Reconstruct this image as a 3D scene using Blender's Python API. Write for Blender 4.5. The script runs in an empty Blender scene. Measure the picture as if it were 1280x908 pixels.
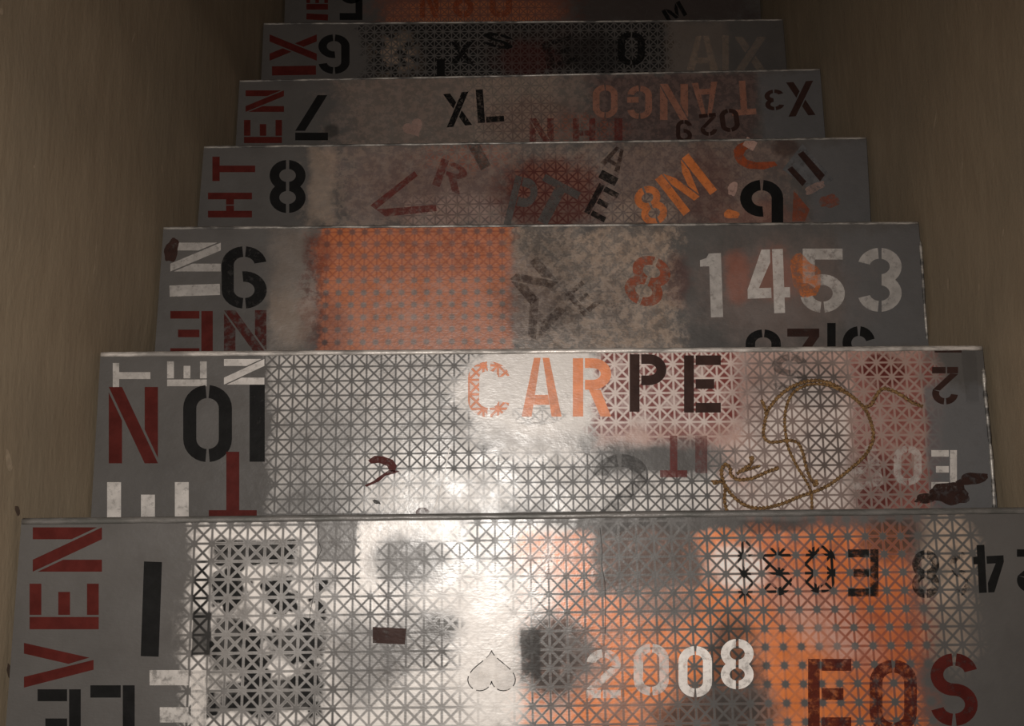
import bpy, bmesh, math, random
from mathutils import Vector, Matrix, noise as mnoise

random.seed(7)
scene = bpy.context.scene
COL = scene.collection

# ------------------------------------------------------------------ camera
F_PX = 1200.0                                  # focal length for a 1280 x 908 frame
CAM = Vector((-0.0539, -0.0145, 1.1385))
RT = Vector((0.99993, -0.01153, 0.00308))
UP = Vector((0.01085, 0.98585, 0.16726))
FW = Vector((0.00496, 0.16721, -0.98591))
cd = bpy.data.cameras.new('camera')
cd.sensor_fit = 'HORIZONTAL'
cd.sensor_width = 36.0
cd.lens = 36.0 * F_PX / 1280.0
cd.clip_start = 0.01
cam = bpy.data.objects.new('camera', cd)
COL.objects.link(cam)
cam.matrix_world = Matrix(((RT.x, UP.x, -FW.x, CAM.x), (RT.y, UP.y, -FW.y, CAM.y),
                           (RT.z, UP.z, -FW.z, CAM.z), (0, 0, 0, 1)))
scene.camera = cam

# ------------------------------------------------------------------ world, light, exposure
world = bpy.data.worlds.new('stairwell_ambient')
scene.world = world
world.use_nodes = True
world.node_tree.nodes['Background'].inputs[0].default_value = (1.0, 0.64, 0.46, 1)
world.node_tree.nodes['Background'].inputs[1].default_value = 0.16
ld = bpy.data.lights.new('camera_flash', 'SPOT')     # the flash of the hand-held camera
ld.energy = 45.0
ld.color = (1.0, 0.945, 0.885)
ld.shadow_soft_size = 0.02
ld.spot_size = math.radians(108)
ld.spot_blend = 1.0
lamp = bpy.data.objects.new('camera_flash', ld)
COL.objects.link(lamp)
lamp.location = CAM + Vector((-0.07, 0.04, 0.03))
lamp.rotation_euler = (math.radians(2), math.radians(0), 0)
vs = scene.view_settings
vs.view_transform = 'Standard'
vs.look = 'None'
vs.gamma = 1.0
vs.use_curve_mapping = False
vs.exposure = 0.0


# ------------------------------------------------------------------ helpers: tags, meshes, pixels
def tag(o, label=None, cat=None, group=None, kind=None):
    if label: o['label'] = label
    if cat: o['category'] = cat
    if group: o['group'] = group
    if kind: o['kind'] = kind
    return o


def mesh_obj(name, verts, faces, mat, parent=None, smooth=False):
    me = bpy.data.meshes.new(name)
    me.from_pydata([tuple(v) for v in verts], [], faces)
    me.update()
    if smooth:
        for p in me.polygons: p.use_smooth = True
    o = bpy.data.objects.new(name, me)
    COL.objects.link(o)
    if mat: me.materials.append(mat)
    if parent: o.parent = parent
    return o


def ray(px, py):
    return FW + RT * ((px - 640) / F_PX) - UP * ((py - 454) / F_PX)


def on_plane_z(px, py, z):
    d = ray(px, py)
    return CAM + d * ((z - CAM.z) / d.z)


def on_plane_x(px, py, x):
    d = ray(px, py)
    return CAM + d * ((x - CAM.x) / d.x)


# the surveyed stair: tread height, nosing left, nosing right, back-left, back-right (metres)
STEP = {
    0: (0.0000, (-.6235, -.0001), (.6262, -.0010), (-.6243, -.2274), (.6262, -.2300)),
    1: (-.1996, (-.6289, .2341), (.6211, .2297), (-.6283, .0025), (.6204, -.0086)),
    2: (-.3900, (-.6195, .4790), (.6305, .4748), (-.6233, .2707), (.6299, .2662)),
    3: (-.5770, (-.6204, .6968), (.6295, .7023), (-.6257, .5403), (.6254, .5364)),
    4: (-.7951, (-.6223, .9361), (.6276, .9503), (-.6251, .7883), (.6286, .7952)),
    5: (-1.003, (-.6307, 1.1847), (.6193, 1.1828), (-.6322, 1.0408), (.6214, 1.0548)),
    6: (-1.1817, (-.6250, 1.4115), (.6185, 1.4115), (-.6252, 1.2887), (.6192, 1.2833)),
}
GOING, RISE = 0.2352, 0.197


class Tread:
    def __init__(s, k):
        s.k = k
        s.z, a, b, c, d = STEP[k]
        s.o = Vector(((a[0] + b[0]) / 2, (a[1] + b[1]) / 2, s.z))
        s.yaw = math.atan2(b[1] - a[1], b[0] - a[0])
        s.ca, s.sa = math.cos(s.yaw), math.sin(s.yaw)
        s.a, s.b, s.c, s.d = s.loc2(a), s.loc2(b), s.loc2(c), s.loc2(d)
        s.lift = 0.00012

    def loc2(s, p):
        x, y = p[0] - s.o.x, p[1] - s.o.y
        return (x * s.ca + y * s.sa, -x * s.sa + y * s.ca)

    def at(s, px, py):
        """pixel -> point in the tread's own frame (x along the nosing, y towards it)"""
        return s.loc2(on_plane_z(px, py, s.z))


# ------------------------------------------------------------------ node helpers
def new_mat(name):
    m = bpy.data.materials.new(name)
    m.use_nodes = True
    nt = m.node_tree
    return m, nt, nt.nodes['Principled BSDF']


def nmath(nt, op, a, b=None, c=None, clamp=False):
    n = nt.nodes.new('ShaderNodeMath')
    n.operation = op
    n.use_clamp = clamp
    for i, v in enumerate((a, b, c)):
        if v is None: continue
        if isinstance(v, (int, float)): n.inputs[i].default_value = v
        else: nt.links.new(v, n.inputs[i])
    return n.outputs[0]


def smooth(nt, v, lo, hi, t0=0.0, t1=1.0):
    n = nt.nodes.new('ShaderNodeMapRange')
    n.interpolation_type = 'SMOOTHSTEP'
    nt.links.new(v, n.inputs[0])
    for i, x in zip((1, 2, 3, 4), (lo, hi, t0, t1)): n.inputs[i].default_value = x
    return n.outputs[0]


def nnoise(nt, vec, scale, detail=2.0, rough=0.5, stretch=None):
    if stretch:
        mp = nt.nodes.new('ShaderNodeMapping')
        mp.inputs['Scale'].default_value = stretch
        nt.links.new(vec, mp.inputs[0])
        vec = mp.outputs[0]
    n = nt.nodes.new('ShaderNodeTexNoise')
    n.inputs['Scale'].default_value = scale
    n.inputs['Detail'].default_value = detail
    n.inputs['Roughness'].default_value = rough
    nt.links.new(vec, n.inputs['Vector'])
    return n.outputs['Fac']


def nmix(nt, fac, a, b):
    n = nt.nodes.new('ShaderNodeMix')
    n.data_type = 'RGBA'
    for s, v in ((n.inputs[0], fac), (n.inputs[6], a), (n.inputs[7], b)):
        if isinstance(v, (int, float)): s.default_value = v
        elif isinstance(v, tuple): s.default_value = (*v, 1) if len(v) == 3 else v
        else: nt.links.new(v, s)
    return n.outputs[2]


def lattice_group():
    """perforated-sheet pattern: grid lines, both diagonals and a boss on every crossing (1 on the web, 0 in the holes)"""
    g = bpy.data.node_groups.new('perforated_sheet', 'ShaderNodeTree')
    g.interface.new_socket('Vector', in_out='INPUT', socket_type='NodeSocketVector')
    g.interface.new_socket('Web', in_out='OUTPUT', socket_type='NodeSocketFloat')
    g.interface.new_socket('Boss', in_out='OUTPUT', socket_type='NodeSocketFloat')
    gi, go = g.nodes.new('NodeGroupInput'), g.nodes.new('NodeGroupOutput')
    sep = g.nodes.new('ShaderNodeSeparateXYZ')
    g.links.new(gi.outputs[0], sep.inputs[0])
    u = nmath(g, 'ABSOLUTE', nmath(g, 'SUBTRACT', sep.outputs[0], nmath(g, 'ROUND', sep.outputs[0])))
    v = nmath(g, 'ABSOLUTE', nmath(g, 'SUBTRACT', sep.outputs[1], nmath(g, 'ROUND', sep.outputs[1])))
    diag = nmath(g, 'MULTIPLY', nmath(g, 'ABSOLUTE', nmath(g, 'SUBTRACT', u, v)), .7071)
    line = nmath(g, 'SUBTRACT', nmath(g, 'MINIMUM', nmath(g, 'MINIMUM', u, v), diag), .062)
    rad = nmath(g, 'SQRT', nmath(g, 'ADD', nmath(g, 'MULTIPLY', u, u), nmath(g, 'MULTIPLY', v, v)))
    d = nmath(g, 'MINIMUM', line, nmath(g, 'SUBTRACT', rad, .205))
    g.links.new(smooth(g, d, -.03, .045, 1.0, 0.0), go.inputs[0])
    g.links.new(smooth(g, rad, .14, .36, 1.0, 0.0), go.inputs[1])
    return g


LATTICE = lattice_group()
PITCH = 0.0206
NODE_PX = {0: (907.6, 717.9), 1: (421.4, 476.4), 2: (565, 350), 3: (640, 215), 4: (640, 130), 5: (500, 60), 6: (600, 10)}


def web_mask(nt, coord, t):
    px = NODE_PX[t.k]
    nx, ny = t.at(*px)
    mp = nt.nodes.new('ShaderNodeMapping')
    mp.inputs['Location'].default_value = (-nx / PITCH, -ny / PITCH, 0)
    mp.inputs['Rotation'].default_value = (0, 0, 0)
    mp.inputs['Scale'].default_value = (1 / PITCH, 1 / PITCH, 0)
    nt.links.new(coord, mp.inputs[0])
    gn = nt.nodes.new('ShaderNodeGroup')
    gn.node_tree = LATTICE
    nt.links.new(mp.outputs[0], gn.inputs[0])
    return gn.outputs[0], gn.outputs[1]


GREY = (.108, .102, .097)
WHITE = (.82, .77, .72)
TAN = (.52, .38, .28)
PINK = (.56, .36, .30)
ORANGE = (.80, .225, .05)
RUST = (.36, .072, .022)
RED = (.088, .016, .013)
BLACK = (.012, .012, .012)
BROWN = (.045, .024, .020)
DGREY = (.042, .040, .038)
BLUEGREY = (.135, .137, .143)
SALMON = (.46, .20, .13)
MAROON = (.19, .036, .030)
PAINTS = dict(M=MAROON, Q=SALMON, G=GREY, W=WHITE, T=TAN, P=PINK, O=ORANGE, R=RED, U=RUST, K=BLACK, B=BROWN, D=DGREY, E=BLUEGREY)


def finish_surface(nt, bs, obj_coord, rough=.39, bump=.34):
    """lacquered sheet: soft sheen, small dents and brush wrinkles"""
    n1 = nnoise(nt, obj_coord, 55, 3, .6)
    n2 = nnoise(nt, obj_coord, 420, 2, .5, (.35, 1, 1))
    h = nmath(nt, 'ADD', nmath(nt, 'MULTIPLY', n1, .8), nmath(nt, 'MULTIPLY', n2, .22))
    b = nt.nodes.new('ShaderNodeBump')
    b.inputs['Strength'].default_value = bump
    b.inputs['Distance'].default_value = .0022
    nt.links.new(h, b.inputs['Height'])
    nt.links.new(b.outputs[0], bs.inputs['Normal'])
    r = nnoise(nt, obj_coord, 24, 4, .65)
    nt.links.new(smooth(nt, r, .3, .7, rough - .09, rough + .09), bs.inputs['Roughness'])
    # the dark stencil paints are matt, the pale aluminium paints keep their sheen
    src = bs.inputs['Base Color'].links[0].from_socket
    bw = nt.nodes.new('ShaderNodeRGBToBW')
    nt.links.new(src, bw.inputs[0])
    nt.links.new(smooth(nt, bw.outputs[0], .03, .20, .08, 1.0), bs.inputs['Specular IOR Level'])


def plate_material(t, layers):
    """base grey enamel with the sprayed layers on top; layer = (shape, x0, y0, x1, y1, paint, mode, alpha, soft, rot)
    boxes are read off the plate surface; mode s = solid, c = through the holes of the sheet, w = on its web"""
    m, nt, bs = new_mat('painted_tread_plate')
    tc = nt.nodes.new('ShaderNodeTexCoord')
    co = tc.outputs['Object']
    web, boss = web_mask(nt, co, t)
    round_ = nmath(nt, 'SUBTRACT', 1.0, boss)
    mott = smooth(nt, nnoise(nt, co, 62, 4, .7), .44, .58)
    frag = smooth(nt, nnoise(nt, co, 30, 2, .6), .46, .54)
    holes = nmath(nt, 'SUBTRACT', 1.0, web)
    wob = nmath(nt, 'SUBTRACT', nnoise(nt, co, 20, 5, .72), .5)
    cellvar = nnoise(nt, co, 34, 3, .7)
    fine = nnoise(nt, co, 70, 3, .62)
    col = nmix(nt, smooth(nt, nnoise(nt, co, 9, 4, .6), .35, .75), GREY, tuple(c * .86 for c in GREY))
    for L in layers:
        shape, x0, y0, x1, y1, paint, mode, alpha, soft, rot = L
        cx, cy = (x0 + x1) / 2, (y0 + y1) / 2
        a, b = t.at(x0, cy), t.at(x1, cy)
        c, d = t.at(cx, y0), t.at(cx, y1)
        ctr = t.at(cx, cy)
        mp = nt.nodes.new('ShaderNodeMapping')
        mp.vector_type = 'TEXTURE'
        mp.inputs['Location'].default_value = (ctr[0], ctr[1], 0)
        mp.inputs['Rotation'].default_value = (0, 0, math.radians(rot))
        mp.inputs['Scale'].default_value = (abs(b[0] - a[0]) / 2, abs(c[1] - d[1]) / 2, 1e3)
        nt.links.new(co, mp.inputs[0])
        if shape == 'e':
            ln = nt.nodes.new('ShaderNodeVectorMath')
            ln.operation = 'LENGTH'
            nt.links.new(mp.outputs[0], ln.inputs[0])
            dist = ln.outputs['Value']
        else:
            sp = nt.nodes.new('ShaderNodeSeparateXYZ')
            nt.links.new(mp.outputs[0], sp.inputs[0])
            dist = nmath(nt, 'MAXIMUM', nmath(nt, 'ABSOLUTE', sp.outputs[0]), nmath(nt, 'ABSOLUTE', sp.outputs[1]))
        dist = nmath(nt, 'MULTIPLY_ADD', wob, min(1.5, .25 + soft * 2.6), dist)
        mask = smooth(nt, dist, 1 - soft, 1 + soft * .6, alpha, 0.0)
        if soft > .1 and paint != 'K':
            mask = nmath(nt, 'MULTIPLY', mask, smooth(nt, fine, .22, .5, .72, 1.0))
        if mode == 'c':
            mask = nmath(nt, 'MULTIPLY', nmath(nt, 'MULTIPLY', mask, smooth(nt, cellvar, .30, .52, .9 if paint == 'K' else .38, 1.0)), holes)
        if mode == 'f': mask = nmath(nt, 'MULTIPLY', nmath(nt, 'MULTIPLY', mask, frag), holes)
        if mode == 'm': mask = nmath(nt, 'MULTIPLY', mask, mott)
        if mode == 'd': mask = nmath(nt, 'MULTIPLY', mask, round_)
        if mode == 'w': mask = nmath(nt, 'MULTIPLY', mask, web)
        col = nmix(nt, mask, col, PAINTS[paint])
    # foot-worn speckle of the paint
    spk = smooth(nt, nnoise(nt, co, 230, 3, .6), .66, .78, 0, .35)
    col = nmix(nt, spk, col, tuple(c * 1.15 for c in GREY))
    nt.links.new(col, bs.inputs['Base Color'])
    finish_surface(nt, bs, co)
    return m


LETTER_MATS = {}


def letter_material(t, paint, mode, alpha, wear):
    key = (t.k if mode != 's' else -1, paint, mode, alpha, wear)
    if key in LETTER_MATS: return LETTER_MATS[key]
    m, nt, bs = new_mat('stencil_paint')
    tc = nt.nodes.new('ShaderNodeTexCoord')
    co = tc.outputs['Object']
    base = PAINTS[paint]
    var = smooth(nt, nnoise(nt, co, 45, 3, .6), .3, .7)
    col = nmix(nt, var, tuple(c * .82 for c in base), tuple(min(1, c * 1.12) for c in base))
    nt.links.new(col, bs.inputs['Base Color'])
    finish_surface(nt, bs, co, .44, .25)
    fac = None
    if wear > 0:
        w = smooth(nt, nnoise(nt, co, 95, 4, .68), .52 - wear * .30, .72 - wear * .22, 1.0, 1.0 - min(1, wear + .35))
        fac = nmath(nt, 'MULTIPLY', w, alpha)
    elif alpha < 1 or mode != 's':
        fac = nmath(nt, 'ADD', 0.0, alpha)
    if mode in 'cw':
        web = web_mask(nt, co, t)[0]
        k = web if mode == 'w' else nmath(nt, 'SUBTRACT', 1.0, web)
        fac = nmath(nt, 'MULTIPLY', fac, k)
    if fac is not None:
        tr = nt.nodes.new('ShaderNodeBsdfTransparent')
        mx = nt.nodes.new('ShaderNodeMixShader')
        nt.links.new(fac, mx.inputs[0])
        nt.links.new(tr.outputs[0], mx.inputs[1])
        nt.links.new(bs.outputs[0], mx.inputs[2])
        nt.links.new(mx.outputs[0], nt.nodes['Material Output'].inputs['Surface'])
    LETTER_MATS[key] = m
    return m


# ------------------------------------------------------------------ stencil alphabet (unit box, real bridges)
TX, TY, GP = .27, .17, .045


def bar(x0, y0, x1, y1): return [(x0, y0), (x1, y0), (x1, y1), (x0, y1)]


def arc(cx, cy, rx, ry, a0, a1, n=None):
    n = n or max(3, int(abs(a1 - a0) / 11))
    A = [math.radians(a0 + (a1 - a0) * i / n) for i in range(n + 1)]
    out = [(cx + rx * math.cos(a), cy + ry * math.sin(a)) for a in A]
    inn = [(cx + max(.02, rx - TX) * math.cos(a), cy + max(.02, ry - TY) * math.sin(a)) for a in A]
    return [[out[i], out[i + 1], inn[i + 1], inn[i]] for i in range(n)]


def turn(polys): return [[(1 - x, 1 - y) for x, y in p] for p in polys]


RB = (.5 + TY / 2) / 2
UC, LC = 1 - RB, RB
def half8():
    """left half of an 8 as one outline"""
    def el(cy, rx, ry, a0, a1, n=12):
        return [(.5 + rx * math.cos(math.radians(a0 + (a1 - a0) * i / n)), cy + ry * math.sin(math.radians(a0 + (a1 - a0) * i / n))) for i in range(n + 1)]
    ix, iy = .5 - TX, RB - TY
    return (el(UC, .5, RB, 95, 225) + el(LC, .5, RB, 135, 265)[1:] + el(LC, ix, iy, 259, 101) + el(UC, ix, iy, 259, 101))


G_ = {}
G_['O'] = G_['0'] = (arc(.5, .7, .5, .3, 95, 180) + [bar(0, .3, TX, .7)] + arc(.5, .3, .5, .3, 180, 265)
                     + arc(.5, .7, .5, .3, 85, 0) + [bar(1 - TX, .3, 1, .7)] + arc(.5, .3, .5, .3, 0, -85))
G_['C'] = (arc(.5, .7, .5, .3, 95, 180) + [bar(0, .3, TX, .7)] + arc(.5, .3, .5, .3, 180, 265)
           + arc(.5, .7, .5, .3, 85, 8) + arc(.5, .3, .5, .3, -8, -85))
G_['G'] = G_['C'] + [bar(.54, .34, 1, .34 + TY)]
G_['S'] = (arc(.5, UC, .5, RB, 15, 84) + arc(.5, UC, .5, RB, 96, 270) + arc(.5, LC, .5, RB, 90, -84) + arc(.5, LC, .5, RB, -96, -165))
G_['8'] = [half8(), [(1 - x, y) for x, y in reversed(half8())]]
G_['3'] = (arc(.5, UC, .5, RB, 165, 95) + [G_['8'][1]] + arc(.5, LC, .5, RB, 195, 265))
G_['6'] = (arc(.5, .7, .5, .3, 95, 180) + [bar(0, .3, TX, .7)] + arc(.5, .3, .5, .3, 180, 265)
           + arc(.5, .7, .5, .3, 85, 10) + arc(.5, .3, .5, .3, 95, -85))
G_['9'] = turn(G_['6'])
G_['2'] = (arc(.5, .7, .5, .3, 172, 96) + arc(.5, .7, .5, .3, 84, -20)
           + [[(.97, .6), (.70, .63), (.0, TY + .02), (.30, TY)], bar(0, 0, .42, TY), bar(.48, 0, 1, TY)])
G_['5'] = ([bar(.06, 1 - TY, .95, 1), bar(.06, .46, .06 + TX, 1 - TY)] + arc(.5, .3, .5, .3, 140, -84) + arc(.5, .3, .5, .3, -96, -168))
G_['4'] = [[(.36, 1), (.56, 1), (.56, .80), (.27, .40), (0, .38)], [(0, .38), (.27, .40), (.56, .40), (.56, .24), (0, .24)],
           bar(.61, 0, .61 + TX * .95, 1), bar(.61 + TX * .95, .24, 1, .40)]
G_['1'] = [bar(.42, 0, .98, 1), [(0, .80), (.42, .80), (.42, 1), (.30, .93), (0, .90)]]
G_['I'] = [bar(0, 0, 1, 1)]
G_['7'] = [bar(0, 1 - TY, 1, 1), [(1, 1 - TY - .04), (.70, 1 - TY - .04), (.02, 0), (.32, 0)]]
G_['A'] = [[(0, 0), (.25, 0), (.475, 1), (.31, 1)], [(.525, 1), (.69, 1), (1, 0), (.75, 0)], [(.30, .20), (.70, .20), (.66, .37), (.335, .37)]]
G_['E'] = [bar(0, 0, TX, 1), bar(TX + GP, 1 - TY, 1, 1), bar(TX + GP, .5 - TY / 2, .82, .5 + TY / 2), bar(TX + GP, 0, 1, TY)]
G_['F'] = G_['E'][:3]
G_['H'] = [bar(0, 0, TX, 1), bar(1 - TX, 0, 1, 1), bar(TX, .41, .48, .59), bar(.52, .41, 1 - TX, .59)]
G_['L'] = [bar(0, 0, TX, 1), bar(TX + GP, 0, 1, TY)]
G_['T'] = [bar(0, 1 - TY, 1, 1), bar(.5 - TX / 2, 0, .5 + TX / 2, 1 - TY)]
q = TX / (1 - TX)
G_['N'] = [[(0, 1), (TX, 1), (1, 0), (1 - TX, 0)], [(0, 0), (TX, 0), (TX, 1 - q - .07), (0, .93)], [(1, 1), (1 - TX, 1), (1 - TX, q + .07), (1, .07)]]
G_['Z'] = [bar(0, 1 - TY, 1, 1), bar(0, 0, 1, TY), [(.68, 1 - TY), (1, 1 - TY), (.32, TY), (0, TY)]]
G_['M'] = [bar(0, 0, .2, 1), bar(.8, 0, 1, 1), [(.23, 1), (.40, .75), (.58, .12), (.42, .12), (.23, .70)], [(.77, 1), (.60, .75), (.52, .45), (.60, .16), (.77, .70)]]
G_['P'] = [bar(0, 0, TX, 1), bar(TX + GP, 1 - TY, .52, 1), bar(TX + GP, .46, .52, .46 + TY)] + arc(.52, .73, .48, .27, 90, -90)
G_['R'] = G_['P'] + [[(.42, .46), (.72, .46), (1, 0), (.72, 0)]]
G_['D'] = [bar(0, 0, TX, 1), bar(TX + GP, 1 - TY, .5, 1), bar(TX + GP, 0, .5, TY)] + arc(.5, .5, .5, .5, 90, -90)
G_['U'] = [bar(0, .3, TX, 1), bar(1 - TX, .3, 1, 1)] + arc(.5, .3, .5, .3, 180, 264) + arc(.5, .3, .5, .3, 276, 360)
G_['V'] = [[(0, 1), (.24, 1), (.62, 0), (.40, 0)], [(.76, 1), (1, 1), (.67, .06), (.53, .36)]]
X2 = [(0, 1), (.27, 1), (.475, .719), (.34, .534)]
G_['X'] = [[(0, 0), (.27, 0), (1, 1), (.73, 1)], X2, [(1 - x, 1 - y) for x, y in X2]]

PAINT_WORD = dict(M='faded dark red', Q='salmon', G='grey', W='white', T='tan', P='pale pink', O='orange', R='dark red', U='rust orange', K='black', B='dark brown', D='dark grey', E='grey')


def decal(t, name, polys_px, paint, mode='s', alpha=1.0, wear=0.0, label=None):
    """a flat coat of paint on the tread, given by outlines read off its surface"""
    verts, faces = [], []
    t.lift += .000012
    for P in polys_px:
        L = [t.at(x, y) for x, y in P]
        ar = sum(L[i][0] * L[(i + 1) % len(L)][1] - L[(i + 1) % len(L)][0] * L[i][1] for i in range(len(L)))
        if ar < 0: L.reverse()
        b = len(verts)
        verts += [(x, y, t.lift) for x, y in L]
        faces.append(list(range(b, b + len(L))))
    o = mesh_obj(name, verts, faces, letter_material(t, paint, mode, alpha, wear), t.root)
    if label: o['label'] = label
    return o


def letter(t, ch, x0, y0, x1, y1, rot=0, paint='K', mode='s', alpha=1.0, wear=0.0, tilt=0.0):
    cx, cy = (x0 + x1) / 2, (y0 + y1) / 2
    ct, st = math.cos(math.radians(tilt)), math.sin(math.radians(tilt))
    out = []
    for P in G_[ch]:
        pp = []
        for u, v in P:
            if rot == 0: x, y = x0 + u * (x1 - x0), y1 - v * (y1 - y0)
            elif rot == 180: x, y = x1 - u * (x1 - x0), y0 + v * (y1 - y0)
            elif rot == 90: x, y = x1 - v * (x1 - x0), y1 - u * (y1 - y0)
            else: x, y = x0 + v * (x1 - x0), y0 + u * (y1 - y0)
            dx, dy = x - cx, y - cy
            pp.append((cx + dx * ct + dy * st, cy - dx * st + dy * ct))     # tilt counter-clockwise
        out.append(pp)
    kind = 'stencil_digit' if ch.isdigit() else 'stencil_letter'
    return decal(t, kind, out, paint, mode, alpha, wear, '%s stencilled %s %s' % (PAINT_WORD[paint], 'digit' if ch.isdigit() else 'letter', ch))


# ------------------------------------------------------------------ setting: walls, stair body, floor
def lerp_tab(tab, y):
    if y <= tab[0][0]: return tab[0][1]
    for (a, va), (b, vb) in zip(tab, tab[1:]):
        if y <= b:
            f = (y - a) / (b - a)
            f = f * f * (3 - 2 * f)
            return va + (vb - va) * f
    return tab[-1][1]


WALL_L = [(-1.5, -.628), (-.1, -.6275), (.05, -.6295), (.234, -.632), (.38, -.626), (.48, -.6245), (.60, -.6275), (.70, -.6255),
          (.80, -.6275), (.936, -.6265), (1.05, -.634), (1.18, -.634), (1.3, -.629), (2.9, -.629)]
WALL_R = [(-1.5, .630), (0, .629), (.1, .626), (.23, .6255), (.34, .633), (.475, .634), (.6, .6325), (.70, .6325), (.85, .632), (.95, .631),
          (1.08, .626), (1.18, .624), (1.3, .622), (2.9, .622)]


def wall_material():
    m, nt, bs = new_mat('brown_painted_plaster')
    tc = nt.nodes.new('ShaderNodeTexCoord')
    co = tc.outputs['Object']
    streak = nnoise(nt, co, 30, 4, .6, (1, .22, 1))
    cloud = nnoise(nt, co, 3.2, 4, .6)
    col = nmix(nt, smooth(nt, streak, .3, .72), (.315, .245, .165), (.355, .28, .19))
    col = nmix(nt, smooth(nt, cloud, .42, .72, 0, .55), col, (.27, .22, .155))
    chip = nmath(nt, 'MULTIPLY', smooth(nt, nnoise(nt, co, 46, 3, .6, (1, .28, 1)), .70, .76),
                 smooth(nt, nnoise(nt, co, 7, 2, .5), .5, .62))
    col = nmix(nt, nmath(nt, 'MULTIPLY', chip, .55), col, (.55, .45, .32))
    nt.links.new(col, bs.inputs['Base Color'])
    bs.inputs['Roughness'].default_value = .62
    bs.inputs['Specular IOR Level'].default_value = .35
    h = nmath(nt, 'ADD', nmath(nt, 'MULTIPLY', streak, .6), nmath(nt, 'MULTIPLY', nnoise(nt, co, 110, 3, .6, (1, .4, 1)), .35))
    b = nt.nodes.new('ShaderNodeBump')
    b.inputs['Strength'].default_value = .38
    b.inputs['Distance'].default_value = .005
    nt.links.new(h, b.inputs['Height'])
    nt.links.new(b.outputs[0], bs.inputs['Normal'])
    return m


WALL_MAT = wall_material()


def wall(name, tab, side, label):
    ny, nz = 150, 60
    y0, y1, z0, z1 = -1.2, 2.9, -2.4, 2.0
    verts, faces = [], []
    for j in range(nz + 1):
        for i in range(ny + 1):
            y, z = y0 + (y1 - y0) * i / ny, z0 + (z1 - z0) * j / nz
            und = .0016 * mnoise.noise(Vector((y * 5, z * 5, side * 3.1)))
            verts.append((lerp_tab(tab, y) + side * (.0030 + und), y, z))
    n = len(verts)
    for j in range(nz):
        for i in range(ny):
            a = j * (ny + 1) + i
            f = [a, a + 1, a + ny + 2, a + ny + 1]
            faces.append(f if side < 0 else f[::-1])
    # thickness: a plain outer face closed round the rim
    X = side * .78
    verts += [(X, y0, z0), (X, y1, z0), (X, y1, z1), (X, y0, z1)]
    rim = [[j * (ny + 1) for j in range(nz + 1)], [nz * (ny + 1) + i for i in range(ny + 1)],
           [j * (ny + 1) + ny for j in range(nz, -1, -1)], list(range(ny, -1, -1))]
    corner = [(n, n + 3), (n + 3, n + 2), (n + 2, n + 1), (n + 1, n)]
    for r, (c0, c1) in zip(rim, corner):
        f = r + [c1, c0]
        faces.append(f if side < 0 else f[::-1])
    f = [n, n + 3, n + 2, n + 1]
    faces.append(f if side < 0 else f[::-1])
    o = mesh_obj(name, verts, faces, WALL_MAT, smooth=False)
    for p in o.data.polygons[:ny * nz]: p.use_smooth = True
    return tag(o, label, 'wall', kind='structure')


wall('wall_left', WALL_L, -1, 'brown painted plaster wall beside the stencilled step numbers')
wall('wall_right', WALL_R, 1, 'darker brown plaster wall beside the far ends of the treads')


def wall_chip(parent, tab, side, px, py, w, h, paint, tilt=0):
    """a sliver of flaked paint on the plaster"""
    P = []
    n = 9
    for i in range(n):
        a = 2 * math.pi * i / n
        r = 1 + .5 * mnoise.noise(Vector((px + math.cos(a), py + math.sin(a), .3)))
        dx, dy = w * r * math.cos(a), h * r * math.sin(a)
        c, s = math.cos(math.radians(tilt)), math.sin(math.radians(tilt))
        qx, qy = px + dx * c + dy * s, py - dx * s + dy * c
        x = tab[0][1]
        for _ in range(4):
            p = on_plane_x(qx, qy, x)
            x = lerp_tab(tab, p.y) + side * (.0030 + .0016 * mnoise.noise(Vector((p.y * 5, p.z * 5, side * 3.1))) - .0007)
        P.append(on_plane_x(qx, qy, x))
    f = list(range(n))
    o = mesh_obj('paint_chip', P, [f], CHIP[paint], parent)
    return o


def flat_mat(name, col):
    m, nt, bs = new_mat(name)
    tc = nt.nodes.new('ShaderNodeTexCoord')
    n = nnoise(nt, tc.outputs['Object'], 120, 3, .6)
    nt.links.new(nmix(nt, smooth(nt, n, .3, .7), tuple(c * .8 for c in col), col), bs.inputs['Base Color'])
    bs.inputs['Roughness'].default_value = .8
    return m


CHIP = dict(pale=flat_mat('bare_plaster', (.62, .50, .36)), dark=flat_mat('dark_scuff', (.10, .065, .045)), mid=flat_mat('scraped_paint', (.46, .36, .25)))
WL, WR = bpy.data.objects['wall_left'], bpy.data.objects['wall_right']
for a in ((11, 575, 3.5, 13, 'mid', 8), (120, 312, .9, 12, 'mid', -4), (118, 336, .8, 10, 'mid', -8), (111, 362, .8, 4, 'mid', 0), (178, 268, .8, 3.5, 'mid', -10),
          (167, 47, 1, 7, 'mid', -18), (2, 15, 3, 5, 'mid', 0), (151, 173, .8, 3, 'mid', 0), (22, 639, 3, 7, 'dark', 15), (43, 208, 1, 2, 'mid', 0),
          (203, 212, .7, 5, 'mid', 6), (262, 115, .8, 2, 'mid', 0), (12, 842, 2.5, 12, 'dark', 12)):
    wall_chip(WL, WALL_L, -1, *a)
for a in ((1169, 150, .8, 11, 'mid', -8), (1203, 205, .8, 6, 'mid', -3), (1254, 291, .9, 5, 'mid', -6), (1185, 356, .8, 8, 'mid', 0), (1224, 358, .8, 7, 'mid', 0),
          (1242, 205, .7, 4, 'mid', 0)):
    wall_chip(WR, WALL_R, 1, *a)


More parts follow.
